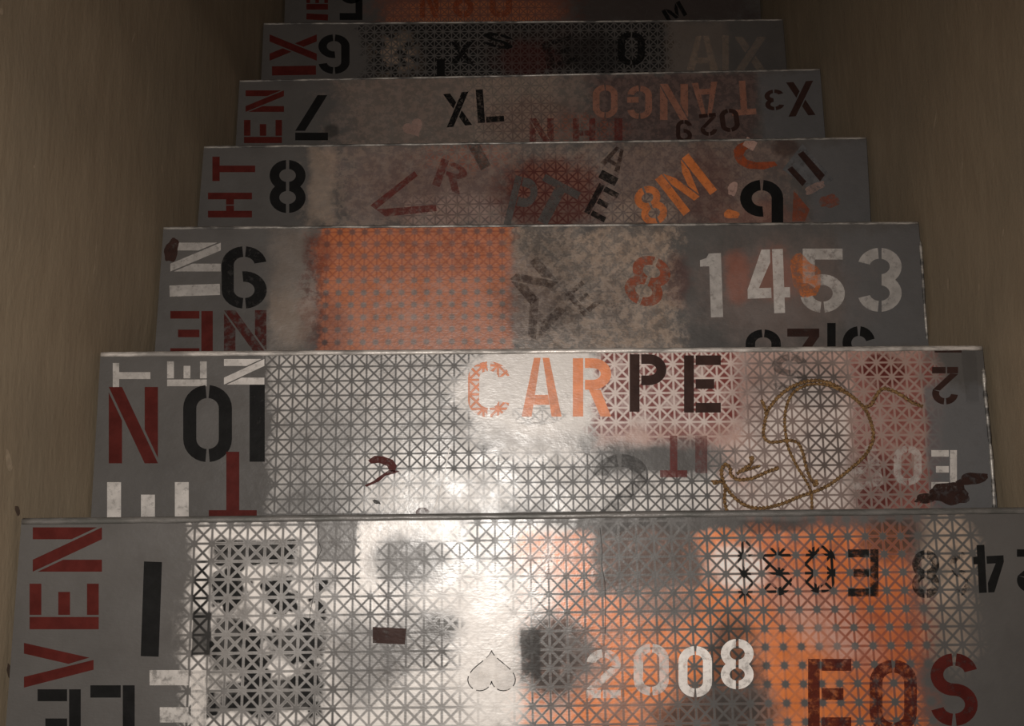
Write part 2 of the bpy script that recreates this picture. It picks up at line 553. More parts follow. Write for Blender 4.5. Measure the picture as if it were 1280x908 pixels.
def concrete_material():
    m, nt, bs = new_mat('grey_painted_concrete')
    tc = nt.nodes.new('ShaderNodeTexCoord')
    n = nnoise(nt, tc.outputs['Object'], 14, 5, .65)
    nt.links.new(nmix(nt, smooth(nt, n, .3, .7), (.10, .098, .094), (.15, .147, .14)), bs.inputs['Base Color'])
    bs.inputs['Roughness'].default_value = .75
    return m


def step_pose(k):
    if k in STEP:
        z, a, b, _, _ = STEP[k]
        return (a[1] + b[1]) / 2, z
    if k < 0: return k * GOING, -k * RISE
    return 1.4115 + (k - 6) * GOING, -1.1817 - (k - 6) * RISE


prof = []
for k in range(-2, 11):
    y, z = step_pose(k)
    yb = step_pose(k - 1)[0] - .020
    if k == -2: yb = -1.15
    top = z - .0032 if k in STEP else z
    prof += [(yb, top), (y - .020, top)]
last = prof[-1]
prof += [(last[0], -2.2), (-1.15, -2.2)]
nP = len(prof)
verts = [(-.618, y, z) for y, z in prof] + [(.618, y, z) for y, z in prof]
faces = [[i, (i + 1) % nP, (i + 1) % nP + nP, i + nP] for i in range(nP)]
faces = [f[::-1] for f in faces]
faces += [list(range(nP)), list(range(2 * nP - 1, nP - 1, -1))]
tag(mesh_obj('stair_body', verts, faces, concrete_material()), 'grey concrete stair body under the metal treads', 'stairs', kind='structure')
fy, fz = step_pose(10)
fz -= RISE
tag(mesh_obj('wall_end', [(-.78, 2.90, -2.4), (.78, 2.90, -2.4), (.78, 2.98, -2.4), (-.78, 2.98, -2.4), (-.78, 2.90, 2.0), (.78, 2.90, 2.0), (.78, 2.98, 2.0), (-.78, 2.98, 2.0)],
             [[3, 2, 1, 0], [4, 5, 6, 7], [0, 1, 5, 4], [1, 2, 6, 5], [2, 3, 7, 6], [3, 0, 4, 7]], WALL_MAT),
    'brown plaster wall at the foot of the stairs', 'wall', kind='structure')
tag(mesh_obj('floor', [(-.62, last[0], -2.25), (.62, last[0], -2.25), (.62, 2.88, -2.25), (-.62, 2.88, -2.25),
                       (-.62, last[0], -2.2), (.62, last[0], -2.2), (.62, 2.88, -2.2), (-.62, 2.88, -2.2)],
             [[3, 2, 1, 0], [4, 5, 6, 7], [0, 1, 5, 4], [1, 2, 6, 5], [2, 3, 7, 6], [3, 0, 4, 7]], concrete_material()),
    'grey concrete floor at the foot of the stairs', 'floor', kind='structure')


# ------------------------------------------------------------------ treads
def nosing_material(dull, bright):  # worn steel; bright tone also stands in for highlights along the bead
    m, nt, bs = new_mat('worn_highlit_steel')
    tc = nt.nodes.new('ShaderNodeTexCoord')
    co = tc.outputs['Object']
    n = nnoise(nt, co, 60, 4, .7, (.25, 1, 1))
    nt.links.new(nmix(nt, smooth(nt, n, .38, .62), dull, bright), bs.inputs['Base Color'])
    nt.links.new(smooth(nt, n, .35, .65, .55, .36), bs.inputs['Roughness'])
    bs.inputs['Metallic'].default_value = .25
    b = nt.nodes.new('ShaderNodeBump')
    b.inputs['Strength'].default_value = .4
    b.inputs['Distance'].default_value = .002
    nt.links.new(nnoise(nt, co, 160, 3, .6, (.4, 1, 1)), b.inputs['Height'])
    nt.links.new(b.outputs[0], bs.inputs['Normal'])
    return m


NOSING_MAT = nosing_material((.10, .095, .09), (.50, .47, .43))
GREY_NOSING = nosing_material((.11, .108, .10), (.20, .19, .18))
HIGHLIT_NOSING = nosing_material((.30, .28, .26), (.75, .70, .65))  # flash highlight on this bead painted in as a paler colour
GROUP = 'painted metal treads of the staircase'
TREAD_LABEL = {
    0: 'grey metal tread stencilled VEN, 2008 and EOS over a starry lattice, topmost step',
    1: 'grey metal tread stencilled CARPE with a loop of twine lying on it',
    2: 'metal tread with a big orange lattice patch and white 1453',
    3: 'metal tread stencilled HT and a black 8, tilted orange 8M',
    4: 'metal tread stencilled EN with XL and upside-down TANGO',
    5: 'dark metal tread stencilled IX and an upside-down 6, black lattice',
    6: 'dark metal tread with upside-down 5 and dull orange letters, lowest step in view',
}

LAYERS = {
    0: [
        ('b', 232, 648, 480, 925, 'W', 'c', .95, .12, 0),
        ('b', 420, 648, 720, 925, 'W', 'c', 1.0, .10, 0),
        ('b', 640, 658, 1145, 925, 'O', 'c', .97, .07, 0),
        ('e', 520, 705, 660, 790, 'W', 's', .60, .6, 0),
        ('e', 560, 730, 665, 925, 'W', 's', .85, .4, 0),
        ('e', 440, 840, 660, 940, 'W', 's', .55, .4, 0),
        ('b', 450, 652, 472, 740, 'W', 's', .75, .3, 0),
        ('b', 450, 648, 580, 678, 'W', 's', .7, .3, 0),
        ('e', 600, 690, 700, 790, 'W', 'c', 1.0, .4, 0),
        # rust and orange mists
        ('e', 640, 660, 740, 720, 'O', 's', .14, .6, 0),
        ('e', 690, 760, 860, 925, 'O', 's', .20, .6, 0),
        ('b', 950, 650, 1160, 925, 'U', 'd', .45, .25, 0),
        ('e', 930, 770, 1060, 925, 'O', 'd', .55, .4, 0),
        ('e', 1020, 750, 1160, 850, 'U', 'd', .45, .5, 0),
        # white through the sheet on the right
        ('e', 885, 680, 962, 742, 'W', 'c', 1.0, .4, 0),
        ('e', 940, 735, 1110, 815, 'P', 'c', .7, .6, -35),
        ('e', 975, 775, 1075, 815, 'P', 's', .22, .6, -35),
        ('e', 1140, 640, 1225, 760, 'T', 'c', .80, .45, 0),
        ('e', 1150, 730, 1225, 840, 'T', 'c', .4, .6, 0),
        ('e', 1070, 645, 1165, 700, 'D', 'c', .9, .5, 0),
        # black through the sheet on the left
        ('e', 240, 660, 430, 915, 'W', 'w', .15, .5, 0),
        ('b', 262, 674, 372, 708, 'K', 'c', 1.0, .2, 0),
        ('e', 258, 685, 335, 750, 'K', 'f', 1.0, .3, 0),
        ('b', 255, 715, 412, 905, 'K', 'f', 1.0, .14, 0),
        ('b', 262, 848, 406, 890, 'K', 'c', .95, .25, 0),
        ('e', 335, 775, 415, 830, 'K', 'c', .95, .4, 0),
        ('b', 262, 760, 310, 850, 'K', 'c', .95, .35, 0),
        ('e', 240, 690, 262, 790, 'K', 'w', .95, .4, 0),
        ('e', 522, 760, 580, 806, 'K', 'c', .9, .45, 0),
        ('e', 445, 850, 600, 915, 'D', 'w', .6, .5, 0),
        # grey over-sprays
        ('b', 398, 648, 446, 702, 'G', 's', .95, .08, 0),
        ('e', 458, 664, 558, 736, 'G', 's', .95, .5, 0),
        ('e', 400, 765, 510, 880, 'G', 's', .85, .5, 0),
        ('e', 462, 762, 570, 834, 'G', 's', .8, .5, 15),
        ('b', 738, 640, 876, 742, 'G', 's', .90, .16, 4),
        ('b', 738, 640, 876, 735, 'D', 'c', .50, .3, 0),
        ('e', 780, 730, 885, 780, 'G', 's', .75, .5, 0),
        ('e', 640, 770, 755, 880, 'G', 's', .90, .4, 0),
        ('b', 650, 784, 676, 850, 'D', 's', .80, .2, 0),
        ('e', 655, 765, 730, 880, 'D', 'c', .85, .5, 0),
        ('e', 875, 770, 955, 920, 'D', 's', .8, .5, 0),
        ('e', 820, 850, 985, 935, 'G', 's', .7, .5, 0),
        ('e', 820, 860, 975, 935, 'D', 'c', .85, .4, 0),
        ('b', 240, 764, 264, 821, 'K', 's', .85, .1, 0),
        ('b', 920, 650, 1015, 666, 'D', 's', .6, .5, 0),
    ],
    1: [
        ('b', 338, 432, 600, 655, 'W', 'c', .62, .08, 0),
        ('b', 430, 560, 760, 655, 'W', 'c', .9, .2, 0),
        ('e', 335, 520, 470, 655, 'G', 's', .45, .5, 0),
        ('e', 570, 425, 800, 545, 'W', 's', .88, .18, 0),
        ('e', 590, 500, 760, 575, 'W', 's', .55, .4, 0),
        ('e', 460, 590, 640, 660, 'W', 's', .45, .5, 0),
        ('b', 740, 430, 935, 560, 'P', 's', .85, .14, 0),
        ('b', 740, 430, 935, 535, 'W', 's', .45, .2, 0),
        ('b', 900, 432, 1165, 655, 'P', 's', .30, .12, 0),
        ('b', 880, 432, 1165, 655, 'P', 'c', .95, .10, 0),
        ('e', 910, 470, 1110, 665, 'W', 'c', .70, .35, 0),
        ('b', 742, 434, 930, 525, 'M', 'c', .95, .12, 0),
        ('e', 730, 515, 795, 552, 'M', 'c', .85, .4, 0),
        ('e', 795, 510, 925, 562, 'M', 'c', .8, .4, 0),
        ('b', 1062, 432, 1180, 580, 'P', 's', .35, .25, 0),
        ('b', 1065, 436, 1182, 655, 'M', 'c', .85, .2, 0),
        ('e', 1075, 440, 1135, 485, 'R', 'c', .9, .3, 0),
        ('e', 1050, 560, 1130, 645, 'R', 'c', .8, .4, 0),
        ('e', 905, 440, 960, 545, 'R', 's', .30, .5, 0),
        ('e', 930, 440, 1060, 510, 'G', 's', .35, .5, 0),
        ('e', 985, 455, 1070, 515, 'D', 'w', .6, .4, 0),
        ('e', 1000, 520, 1060, 600, 'D', 'w', .6, .4, 0),
        ('e', 730, 545, 810, 630, 'G', 's', .6, .5, 0),
        ('e', 790, 548, 910, 612, 'G', 's', .75, .3, 0),
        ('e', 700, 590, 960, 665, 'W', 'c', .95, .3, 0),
        ('b', 1160, 478, 1260, 660, 'E', 's', .85, .12, 0),
        ('b', 1204, 434, 1222, 505, 'D', 's', .25, .15, 0),
        ('e', 430, 632, 720, 665, 'G', 's', .5, .5, 0),
        ('e', 335, 605, 440, 665, 'G', 's', .7, .5, 0),
        ('e', 640, 505, 706, 532, 'D', 'w', .5, .2, 0),
        ('e', 480, 545, 600, 625, 'D', 'w', .45, .5, 0),
        ('e', 350, 490, 480, 570, 'G', 's', .3, .6, 0),
    ],
    2: [
        ('b', 335, 282, 400, 442, 'T', 's', .16, .4, 0),
        ('e', 375, 282, 690, 455, 'P', 's', .25, .12, 0),
        ('b', 396, 280, 642, 446, 'U', 'd', .60, .08, 0),
        ('b', 396, 280, 642, 446, 'O', 'd', .26, .08, 0),
        ('b', 396, 280, 642, 446, 'O', 'c', .30, .08, 0),
        ('e', 440, 315, 600, 440, 'P', 'm', .22, .5, 0),
        ('e', 480, 280, 640, 340, 'R', 'm', .35, .5, 0),
        ('e', 372, 290, 412, 440, 'R', 'm', .45, .4, 0),
        ('e', 378, 290, 420, 345, 'R', 's', .4, .4, 0),
        ('e', 372, 375, 440, 445, 'R', 's', .40, .4, 0),
        ('e', 420, 370, 640, 450, 'P', 's', .12, .5, 0),
        ('b', 396, 280, 642, 350, 'U', 'w', .38, .15, 0),
        ('b', 640, 282, 845, 442, 'T', 's', .20, .15, 0),
        ('b', 640, 282, 850, 442, 'T', 'm', .55, .15, 0),
        ('b', 640, 282, 850, 442, 'B', 'f', .30, .2, 0),
        ('b', 650, 290, 840, 442, 'T', 'c', .22, .3, 0),
        ('e', 615, 300, 760, 430, 'D', 's', .30, .5, 0),
        ('e', 620, 340, 730, 425, 'B', 's', .40, .5, 0),
        ('e', 740, 340, 800, 420, 'B', 's', .25, .6, 0),
        ('e', 640, 282, 720, 330, 'D', 's', .4, .5, 0),
        ('e', 905, 310, 940, 380, 'U', 's', .5, .5, 0),
        ('e', 940, 310, 1000, 380, 'U', 's', .38, .5, 0),
        ('e', 828, 315, 865, 380, 'R', 's', .45, .5, 0),
        ('e', 860, 290, 1080, 440, 'P', 's', .14, .5, 0),
        ('b', 1050, 282, 1170, 440, 'E', 's', .5, .2, 0),
        ('e', 335, 360, 400, 440, 'T', 's', .2, .5, 0),
    ],
    3: [
        ('b', 385, 180, 420, 285, 'T', 's', .36, .5, 0),
        ('b', 420, 178, 640, 285, 'P', 's', .20, .3, 0),
        ('b', 385, 178, 990, 285, 'T', 'm', .22, .15, 0),
        ('b', 640, 178, 990, 285, 'P', 's', .14, .3, 0),
        ('e', 440, 190, 660, 285, 'R', 's', .34, .6, 0),
        ('e', 500, 240, 640, 290, 'P', 'c', .40, .5, 0),
        ('e', 520, 178, 640, 215, 'U', 'c', .35, .5, 0),
        ('e', 620, 190, 760, 295, 'R', 's', .85, .4, 0),
        ('e', 625, 195, 750, 250, 'U', 'c', .22, .5, 0),
        ('b', 640, 175, 960, 285, 'T', 'c', .13, .3, 0),
        ('e', 760, 245, 850, 290, 'T', 'c', .55, .45, 0),
        ('b', 760, 175, 990, 285, 'R', 's', .22, .3, 0),
        ('e', 840, 180, 920, 285, 'R', 's', .35, .5, 0),
        ('e', 965, 172, 1000, 195, 'B', 's', .6, .4, 0),
        ('e', 895, 250, 1010, 290, 'U', 's', .2, .5, 0),
        ('b', 1010, 175, 1100, 285, 'E', 's', .6, .2, 0),
    ],
    4: [
        ('b', 410, 88, 960, 185, 'P', 'm', .16, .15, 0),
        ('b', 420, 90, 740, 185, 'T', 's', .16, .25, 0),
        ('e', 600, 120, 740, 185, 'R', 's', .35, .5, 0),
        ('b', 735, 92, 950, 185, 'R', 's', .32, .12, 0),
        ('e', 660, 140, 780, 185, 'U', 'c', .35, .4, 0),
        ('b', 580, 92, 700, 185, 'T', 'c', .25, .3, 0),
        ('e', 405, 155, 425, 172, 'D', 's', .7, .4, 0),
        ('b', 950, 88, 1045, 185, 'E', 's', .7, .15, 0),
    ],
    5: [
        ('b', 455, 24, 840, 102, 'K', 'c', .92, .06, 0),
        ('e', 466, 40, 526, 95, 'T', 'f', .5, .7, 0),
        ('e', 520, 25, 600, 100, 'K', 'c', .6, .4, 0),
        ('e', 600, 30, 760, 95, 'B', 's', .35, .5, 0),
        ('e', 690, 40, 790, 95, 'K', 's', .55, .5, 0),
        ('b', 830, 24, 910, 95, 'T', 's', .12, .3, 0),
        ('e', 620, 50, 700, 100, 'R', 's', .4, .5, 0),
    ],
    6: [
        ('b', 470, -30, 720, 30, 'U', 's', .40, .25, 0),
        ('b', 700, -30, 950, 30, 'B', 's', .5, .3, 0),
        ('e', 480, -5, 700, 40, 'O', 'c', .4, .35, 0),
    ],
}

T_ = {}
for k in range(7):
    t = Tread(k)
    T_[k] = t
    root = bpy.data.objects.new('stair_tread', None)
    COL.objects.link(root)
    root.location = t.o
    root.rotation_euler.z = t.yaw
    tag(root, TREAD_LABEL[k], 'stair tread', GROUP)
    t.root = root

    # the sheet: surveyed outline carried back under the riser above
    def edge(p, q, y):
        return p[0] + (q[0] - p[0]) * (y - p[1]) / (q[1] - p[1])
    back = -.258
    yb = [0, -.008, -.05, -.10, -.15, -.20, back]
    NX = 24
    verts, faces = [], []
    for y in yb:
        xl, xr = edge(t.a, t.c, y), edge(t.b, t.d, y)
        for i in range(NX + 1):
            verts.append((xl + (xr - xl) * i / NX, y, 0))
    top = len(verts)
    verts += [(x, y, -.003) for x, y, z in verts]
    row = NX + 1
    nr = len(yb)
    for j in range(nr - 1):
        for i in range(NX):
            a = j * row + i
            faces.append([a, a + row, a + row + 1, a + 1])
            faces.append([a + top, a + 1 + top, a + row + 1 + top, a + row + top])
    for i in range(NX):
        faces.append([i, i + 1, i + 1 + top, i + top])
        a = (nr - 1) * row + i
        faces.append([a, a + top, a + 1 + top, a + 1])
    for j in range(nr - 1):
        a, b = j * row, (j + 1) * row
        faces.append([a, a + top, b + top, b])
        a, b = a + NX, b + NX
        faces.append([a, b, b + top, a + top])
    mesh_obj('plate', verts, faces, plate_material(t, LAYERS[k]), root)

    # the nosing: a slightly beaten half-round bead with a lip turned down in front
    rr = random.Random(50 + k)
    pr = [(-.0066, .0001), (-.0060, .0010), (-.0046, .0019), (-.0028, .0021), (-.0012, .0016), (.0002, .0004), (.0010, -.0014),
          (.0010, -.030), (-.0012, -.030), (-.0012, -.0032), (-.0060, -.0006)]
    if k >= 2: pr = [(y * .62 if y < 0 and z > -.002 else y, z * .8 if z > 0 else z) for y, z in pr]
    NS = 90
    verts, faces = [], []
    xl, xr = t.a[0] + .001, t.b[0] - .001
    for i in range(NS + 1):
        x = xl + (xr - xl) * i / NS
        dz = .00035 * mnoise.noise(Vector((x * 22, k * 3.3, 0))) + .0002 * rr.uniform(-1, 1)
        dy = .0006 * mnoise.noise(Vector((x * 30, k * 5.3, 4)))
        for j, (y, z) in enumerate(pr):
            verts.append((x, y + (dy if j < 4 else 0), z + (dz if 0 < j < 5 else 0)))
    m = len(pr)
    for i in range(NS):
        for j in range(m):
            a, b = i * m + j, i * m + (j + 1) % m
            faces.append([a, a + m, b + m, b])
    faces += [list(range(m)), [NS * m + j for j in range(m - 1, -1, -1)]]
    o = mesh_obj('nosing', verts, faces, {0: GREY_NOSING, 1: HIGHLIT_NOSING}.get(k, NOSING_MAT), root)
    for p in o.data.polygons:
        if len(p.vertices) == 4: p.use_smooth = True
    o['label'] = 'worn steel nosing bead with painted-in brightness'


def side_bead(t, pts, r=.0035):
    """sealant bead squeezed out along the right wall"""
    verts, faces = [], []
    P = [t.at(*p) for p in pts]
    fine = []
    for (a, b) in zip(P, P[1:]):
        for i in range(8): fine.append((a[0] + (b[0] - a[0]) * i / 8, a[1] + (b[1] - a[1]) * i / 8))
    fine.append(P[-1])
    n = 6
    for i, (x, y) in enumerate(fine):
        s = r * (.7 + .5 * mnoise.noise(Vector((x * 90, y * 90, 2))))
        if i in (0, len(fine) - 1): s *= .25
        for j in range(n):
            a = math.pi * j / (n - 1)
            verts.append((x - s * math.cos(a), y, -.0002 + s * 1.1 * math.sin(a)))
    for i in range(len(fine) - 1):
        for j in range(n):
            a, b = i * n + j, i * n + (j + 1) % n
            faces.append([a, b, b + n, a + n])
    o = mesh_obj('edge_bead', verts, faces, NOSING_MAT, t.root, True)
    o['label'] = 'shiny sealant bead along the wall side'


side_bead(T_[2], [(1150, 300), (1153, 340), (1156, 390), (1159, 425)], .003)
side_bead(T_[1], [(1229, 460), (1231, 490), (1234, 520), (1238, 560), (1241, 600), (1243, 640)], .0035)

# ------------------------------------------------------------------ lettering, step by step
t = T_[0]
letter(t, 'N', 41, 659.5, 127.5, 715, 90, 'R')
letter(t, 'E', 37, 730, 123.5, 787, 90, 'R')
letter(t, 'V', 30, 804, 117, 860, 90, 'R')
letter(t, 'E', 47, 862, 101, 950, 180, 'K')
letter(t, 'L', 113, 857, 168.5, 948, 180, 'K')
letter(t, 'E', 187, 838, 258, 950, 180, 'W', 's', .6, .3)
letter(t, 'I', 178, 702.5, 200.5, 821, 0, 'K', 's', 1, 0, -2)
letter(t, '2', 733, 812, 776, 873, 0, 'W', 's', .62, .45)
letter(t, '0', 792, 805, 836, 870, 0, 'W', 's', .62, .3)
letter(t, '0', 848, 808, 890, 872, 0, 'W', 's', .95, .12)
letter(t, '8', 901, 799, 942, 862, 0, 'W', 's', .95, .15)
letter(t, 'E', 1010, 824, 1064, 912, 0, 'R', 's', .78, .25)
letter(t, 'O', 1087, 825, 1146, 920, 0, 'R', 's', .75, .4)
letter(t, 'S', 1163, 817, 1222, 908, 0, 'R', 's', .95, .12)
letter(t, '2', 1271, 687, 1312, 742, 180, 'K')
letter(t, '4', 1217, 681, 1255, 741, 180, 'K', 's', 1, 0, 3)
letter(t, 'S', 1188, 690, 1213, 745, 180, 'K', 's', .7, .7)
letter(t, '8', 1140, 688, 1174, 748, 180, 'K', 's', .75, .45)
letter(t, 'E', 1060, 687, 1098, 746, 180, 'K', 's', .85, .35)
letter(t, 'O', 1006, 682, 1044, 742, 180, 'K', 'w', 1, 0)
letter(t, 'S', 953, 684, 990, 745, 180, 'K', 'w', 1, 0)
letter(t, 'S', 922, 676, 941, 757, 180, 'K', 'w', .8, .2)
# an upside-down heart with a dotted outline
heart = []
for i in range(48):
    a = 2 * math.pi * i / 48
    hx = 16 * math.sin(a) ** 3
    hy = 13 * math.cos(a) - 5 * math.cos(2 * a) - 2 * math.cos(3 * a) - math.cos(4 * a)
    heart.append((614.5 + hx * 1.86, 843 + hy * 1.75))
decal(t, 'stencil_heart', [heart], 'W', 's', .75, .12, 'pale stencilled heart standing upside down')
dots = []
for i in range(0, 48):
    a, b = heart[i], heart[(i + 1) % 48]
    if i % 5 == 4: continue
    dx, dy = b[0] - a[0], b[1] - a[1]
    L = math.hypot(dx, dy) or 1
    nx, ny = -dy / L * .65, dx / L * .65
    dots.append([(a[0] + nx, a[1] + ny), (b[0] + nx, b[1] + ny), (b[0] - nx, b[1] - ny), (a[0] - nx, a[1] - ny)])
decal(t, 'heart_outline', dots, 'D', 's', .9, .25)
decal(t, 'tape_scrap', [[(466, 784), (508, 786), (506, 806), (466, 804)]], 'B', 's', 1, .12, 'dark brown scrap of worn tape')

t = T_[1]
letter(t, 'T', 141, 454, 188, 485.5, 90, 'W', 's', .55, .08)
letter(t, 'E', 209, 452, 258.5, 483, 90, 'W', 's', .52, .1)
letter(t, 'N', 280, 449, 330.5, 481, 90, 'W', 's', .7, .05)
letter(t, 'N', 136, 484, 197.5, 579.5, 0, 'R')
letter(t, 'O', 229, 481.5, 290, 578, 180, 'K')
letter(t, 'I', 312, 481, 331, 577.5, 180, 'K', 's', 1, .06)
letter(t, 'T', 261, 565, 321, 653, 180, 'R')
letter(t, 'E', 134, 603, 236, 690, 90, 'W', 's', .72, .08)
letter(t, 'C', 585, 452, 637, 522, 0, 'O', 'w', 1, 0)
letter(t, 'C', 585, 452, 637, 522, 0, 'O', 's', .15, .25)
letter(t, 'A', 652, 447.5, 702, 521, 0, 'O', 's', .92, .12)
letter(t, 'R', 716, 448, 764, 521, 0, 'O')
letter(t, 'P', 787, 443, 833, 515, 0, 'B')
letter(t, 'E', 855, 444.5, 901, 516, 0, 'B')
letter(t, 'T', 825, 545, 859, 597, 180, 'M', 's', .6, .15)
letter(t, 'I', 869, 545, 884, 592, 180, 'M', 's', .4, .3)
letter(t, '2', 742, 568, 812, 660, 0, 'D', 's', .35, .3, 4)
letter(t, 'S', 965, 443, 1010, 490, 0, 'D', 's', .35, .35)
letter(t, 'P', 1050, 560, 1100, 612, 180, 'W', 's', .3, .5, 12)
letter(t, 'O', 1117, 557, 1152, 607, 180, 'W', 's', .42, .3)
letter(t, 'E', 1164, 563, 1196, 611, 180, 'W', 's', .75, .1)
letter(t, '2', 1165, 459, 1197.5, 506, 180, 'B')
letter(t, 'I', 1168, 436, 1202, 441, 0, 'B', 's', .9, .1)


def blob(t, name, cx, cy, rx, ry, paint, alpha=1.0, wear=.2, seed=0, tilt=0, label=None):
    P = []
    for i in range(26):
        a = 2 * math.pi * i / 26
        r = 1 + .42 * mnoise.noise(Vector((math.cos(a) * 1.6, math.sin(a) * 1.6, seed)))
        x, y = rx * r * math.cos(a), ry * r * math.sin(a)
        c, s = math.cos(math.radians(tilt)), math.sin(math.radians(tilt))
        P.append((cx + x * c + y * s, cy - x * s + y * c))
    return decal(t, name, [P], paint, 's', alpha, wear, label)


blob(t, 'paint_smudge', 1186, 618, 27, 13, 'B', .92, .22, 3.1, -4, 'dark brown paint smudge')
blob(t, 'paint_smudge', 1156, 624, 13, 6, 'B', .85, .3, 6.4, 10)
blob(t, 'paint_smudge', 1216, 599, 20, 7, 'B', .92, .22, 9.7, 8, 'dark brown paint smudge')
decal(t, 'paint_drip', [[(460, 576), (468, 570), (480, 571), (491, 575), (496, 582), (494, 590), (487, 589), (484, 583), (474, 579), (464, 580)],
                        [(486, 588), (500, 589), (494, 592), (482, 595), (474, 602), (458, 609), (456, 607), (466, 602), (474, 596)]], 'R', 's', .9, .1,
      'brown red drip of paint')
decal(t, 'paint_drip', [[(695, 642), (699, 642), (704, 646), (703, 648), (697, 645)]], 'R')
blob(t, 'paint_smudge', 471, 628, 5, 2.2, 'D', .9, .1, 2.2, -20)
blob(t, 'paint_smudge', 527, 640, 8, 6, 'R', .6, .4, 4.2, 0)

t = T_[2]
letter(t, 'N', 213, 303.5, 276, 339.5, 90, 'W', 's', .42, .1)
letter(t, 'I', 212, 356, 275, 370, 0, 'W', 's', .48, .1, 2)
blob(t, 'paint_smudge', 214, 313, 9, 15, 'B', .95, .1, 1.4, -10, 'dark brown paint smudge in the corner')
letter(t, '9', 277, 308, 333.5, 386, 180, 'K', 's', .95, .14)
letter(t, 'E', 213, 389, 266, 445, 180, 'R')
letter(t, 'N', 280, 388, 333, 442, 0, 'R', 's', .75, .35)
letter(t, '8', 785, 320, 834, 383, 0, 'U', 's', .75, .35, -22)
letter(t, 'N', 645, 330, 690, 372, 0, 'B', 's', .4, .4, 40)
letter(t, 'V', 650, 375, 700, 425, 0, 'B', 's', .42, .5, -25)
letter(t, 'E', 715, 355, 742, 392, 0, 'B', 's', .5, .5, 40)
letter(t, '1', 876, 317, 903, 397, 0, 'W', 's', .55, .08, 2)
letter(t, '4', 934, 312, 987, 392, 0, 'W', 's', .68, .08, 2)
letter(t, '5', 1000, 311, 1056, 391, 0, 'W', 's', .55, .2)
blob(t, 'paint_smudge', 1008, 345, 20, 26, 'O', .62, .45, 5.5, 20, 'orange rub over the white 5')
letter(t, '3', 1072, 310, 1127, 390, 0, 'W', 's', .46, .06)
letter(t, '0', 932, 412, 976, 470, 180, 'K', 's', .95, .05)
letter(t, 'Z', 984, 411, 1024, 470, 0, 'B', 's', .95, .1)
letter(t, 'I', 1034, 404, 1044.5, 460, 180, 'K', 's', .95)
letter(t, 'S', 1053, 408, 1094, 480, 0, 'K', 's', .95)

t = T_[3]
letter(t, 'T', 265.5, 196, 319, 226.5, 90, 'R')
letter(t, 'H', 260, 241, 315, 272, 90, 'R')
letter(t, '8', 337, 200, 382, 266.5, 180, 'K')
decal(t, 'stencil_letter', [[(463, 257), (518, 214), (522, 220), (470, 262)], [(470, 262), (545, 256), (546, 264), (482, 271)]], 'M', 's', .65, .3,
      'dark red stencilled letter V lying on its side')
letter(t, 'R', 545, 203, 582, 238, 0, 'M', 's', .55, .4, -20)
letter(t, 'I', 592, 176, 606, 212, 0, 'D', 's', .4, .3, 28)
letter(t, 'P', 636, 222, 668, 290, 0, 'G', 's', .75, .2, -14)
letter(t, 'T', 666, 226, 716, 282, 0, 'G', 's', .75, .2, -28)
letter(t, 'E', 738, 233, 766, 274, 0, 'K', 's', .75, .25, -28)
letter(t, 'I', 749, 217, 772, 228, 0, 'K', 's', .75, .25, -28)
letter(t, 'A', 755, 184, 782, 212, 0, 'B', 's', .6, .35, -28)
letter(t, '8', 797, 232, 830, 282, 0, 'O', 's', .85, .15, 24)
letter(t, 'M', 831, 202, 884, 260, 0, 'O', 's', .85, .12, 38)
decal(t, 'stencil_letter', [[(934, 176), (944, 180), (932, 188), (929, 194), (918, 197), (917, 188), (922, 181)], [(918, 197), (929, 194), (934, 200), (945, 203), (968, 202), (972, 207), (955, 212), (935, 211), (923, 205)]], 'U', 's', .85, .2, 'orange stencilled letter C on its side')
letter(t, 'I', 930, 174, 945, 186, 0, 'P', 's', .8, .1, -30)
decal(t, 'stencil_letter', [[(978, 212), (1003, 180), (1042, 224), (1020, 242)]], 'E', 's', .9, .1, 'grey stencilled letter U on its side')
decal(t, 'paint_stroke', [[(997, 193), (1004, 189), (1031, 219), (1025, 227)], [(984, 212), (990, 208), (1008, 227), (1003, 233)]], 'B', 's', .9, .1)
blob(t, 'paint_smudge', 1019, 235, 13, 6, 'P', .45, .3, 7.3, 25)
letter(t, '9', 925, 225, 979, 302, 0, 'K', 's', .97)
blob(t, 'paint_smudge', 916, 236, 6, 9, 'P', .85, .1, 1.1, -15)
blob(t, 'paint_smudge', 914, 268, 11, 5, 'O', .85, .1, 8.1, -8)
decal(t, 'paint_stroke', [[(992, 238), (1012, 262), (1006, 277), (990, 277)]], 'U', 's', .55, .3)
blob(t, 'paint_smudge', 1036, 252, 14, 8, 'U', .5, .4, 3.3, 10)

t = T_[4]
letter(t, 'N', 307, 113, 355, 140, 90, 'R')
letter(t, 'E', 305, 150, 352.5, 179, 90, 'R')
letter(t, '7', 369, 119, 410, 175.5, 180, 'K')
letter(t, 'X', 556, 116, 588, 158, 0, 'K', 'w', 1, 0, 6)
letter(t, 'X', 556, 116, 588, 158, 0, 'K', 's', .85, .25, 6)
letter(t, 'L', 596, 111, 629, 153, 0, 'K', 's', .95, .25, 4)
hp = []
for i in range(30):
    a = 2 * math.pi * i / 30
    hx = 16 * math.sin(a) ** 3
    hy = 13 * math.cos(a) - 5 * math.cos(2 * a) - 2 * math.cos(3 * a) - math.cos(4 * a)
    c, s = math.cos(.5), math.sin(.5)
    hp.append((517 + (hx * c - hy * s) * .82, 160 - (hx * s + hy * c) * .78))
decal(t, 'stencil_heart', [hp], 'P', 's', .6, .05, 'pink stencilled heart')
letter(t, 'O', 741, 106, 772, 147.5, 180, 'Q', 's', .65, .12)
letter(t, 'G', 784, 107, 815, 149, 180, 'Q', 's', .65, .12)
letter(t, 'N', 825, 105, 860, 150, 180, 'Q', 's', .68, .12)
